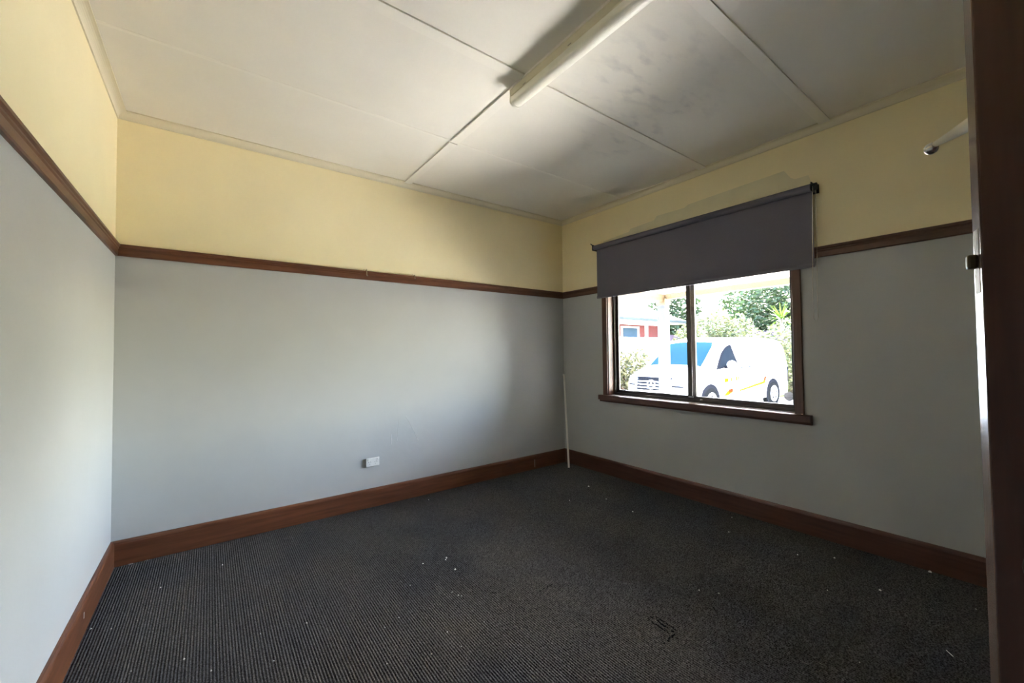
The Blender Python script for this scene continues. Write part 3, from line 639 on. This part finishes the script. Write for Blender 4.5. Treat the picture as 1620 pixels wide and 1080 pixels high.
# ------------------------------------------------------------------ planting
def plant(name, label, cat, loc, blobs, n_leaf, size, m, trunk=None, seed=1, group=None):
    rnd = random.Random(seed); t = thing(name, label, cat, loc, 0, group)
    tot = sum(b[3]*b[4]*b[5] for b in blobs)**1.0; v = []; f = []
    for bx_, by_, bz_, rx, ry, rz in blobs:
        for _ in range(int(n_leaf*rx*ry*rz/tot)):
            while True:
                d = Vector((rnd.uniform(-1, 1), rnd.uniform(-1, 1), rnd.uniform(-1, 1)))
                if .25 < d.length < 1: break
            d *= (rnd.uniform(.75, 1.05))/max(d.length, .6)*min(1, d.length+.25)
            c = Vector((bx_+d.x*rx, by_+d.y*ry, max(bz_+d.z*rz, .03)))
            a = Vector((rnd.gauss(0, 1), rnd.gauss(0, 1), rnd.gauss(0, .6))).normalized(); b = a.cross(Vector((rnd.gauss(0, 1), rnd.gauss(0, 1), rnd.gauss(0, 1)))).normalized()
            s = size*rnd.uniform(.6, 1.3); k = len(v)
            v += [c-a*s, c+b*s*.42, c+a*s, c-b*s*.42]; f.append((k, k+1, k+2, k+3))
    MB().add(v, f).build('foliage', m, t, fix=False)
    mb = MB()
    for bx_, by_, bz_, rx, ry, rz in blobs:
        mb.tube([(0, 0, 0), (bx_*.4, by_*.4, bz_*.45), (bx_, by_, bz_+rz*.3)], [.05+.03*len(blobs)*.3, .045, .012], 7)
    mb.build('stems', 'bark', t); return t
plant('garden_bush', 'dense yellowish bush beside the front of the van', 'bush', (7.4, 4.25, G), [(0, 0, .8, .75, .6, .85), (-.9, .1, .75, .7, .55, .85), (.7, .1, .6, .6, .5, .65), (-1.8, .1, .8, .7, .5, .85)], 5200, .075, 'leaf_bush', seed=2)
plant('garden_bush', 'yellow green bush between the white fence and the far shrubs', 'bush', (11.3, 4.75, G), [(0, 0, 1.4, .7, .7, 1.2)], 2600, .08, 'leaf_pale', seed=3)
plant('flowering_shrub', 'tall pale flowering shrub behind the van roof', 'shrub', (13.7, 5.0, G), [(0, 0, 1.7, 1.0, 1.0, 1.5), (.3, -.75, 1.6, .9, .8, 1.4), (.2, .5, 2.3, .8, .8, .8)], 6500, .085, 'leaf_pale', seed=4)
plant('flowering_shrub', 'pale shrub behind the rear of the van under the spiky plant', 'shrub', (12.4, 1.9, G), [(0, 0, 1.3, .8, .8, 1.3), (0, -.55, 1.1, .7, .7, 1.15), (-.2, .8, 1.2, .6, .6, 1.1)], 5200, .08, 'leaf_pale', seed=5)
plant('garden_bush', 'mid green hedge bush beside the rear of the van', 'bush', (11.2, .45, G), [(0, 0, .9, .55, .5, 1.0), (-.2, -.6, .8, .6, .6, .9)], 2600, .06, 'leaf_mid', seed=6)
for k, (x, y, h, m, lab, sd_) in enumerate(((19.4, 4.6, 6.3, 'leaf_dark', 'tall dark green tree standing behind the dark fence', 11), (23.0, 7.6, 7.2, 'leaf_mid', 'mid green tree standing beside the brick house roof', 12), (23.0, 3.0, 7.6, 'leaf_mid', 'broad mid green tree standing behind the spiky plant', 13), (19.4, 10.4, 6.4, 'leaf_dark', 'dark tree rising behind the brick house', 14), (19.4, .6, 6.2, 'leaf_mid', 'mid green tree beside the tall dark tree behind the fence', 15))):
    plant('garden_tree', lab, 'tree', (x, y, G), [(0, 0, h*.62, 1.5, 1.5, h*.34), (-.3, .7, h*.5, 1.3, 1.3, h*.30), (-.3, -.7, h*.5, 1.3, 1.3, h*.30), (-.5, 0, h*.32, 1.2, 1.6, h*.24), (.5, .2, h*.4, 1.2, 1.4, h*.25)], 7500, .13, m, seed=sd_)
# spiky plant
yq = at(1236, 505, 0, 14.3)
yc = thing('spiky_plant', 'spiky sword leaved plant above the pale shrub', 'plant', (14.3, yq.y, G))
zc_ = yq.z-G; MB().tube([(0, 0, 0), (.03, .02, zc_*.5), (0, 0, zc_)], [.08, .07, .06], 8).build('trunk', 'bark', yc)
rnd = random.Random(5)
for k in range(46):
    t = k*2.4; el = rnd.uniform(-.25, 1.35); ln = rnd.uniform(.55, .8); d = Vector((math.cos(t)*math.cos(el), math.sin(t)*math.cos(el), math.sin(el))); s_ = d.cross(Vector((0, 0, 1))).normalized()
    c0_ = Vector((0, 0, zc_)); p_ = [c0_, c0_+d*ln*.5, c0_+d*ln+Vector((0, 0, -.12*math.cos(el)))]
    MB().add([p_[0]-s_*.012, p_[0]+s_*.012, p_[1]+s_*.028, p_[2], p_[1]-s_*.028], [(0, 1, 2, 4), (4, 2, 3)]).build('sword_leaf', 'leaf_spike', yc, fix=False)
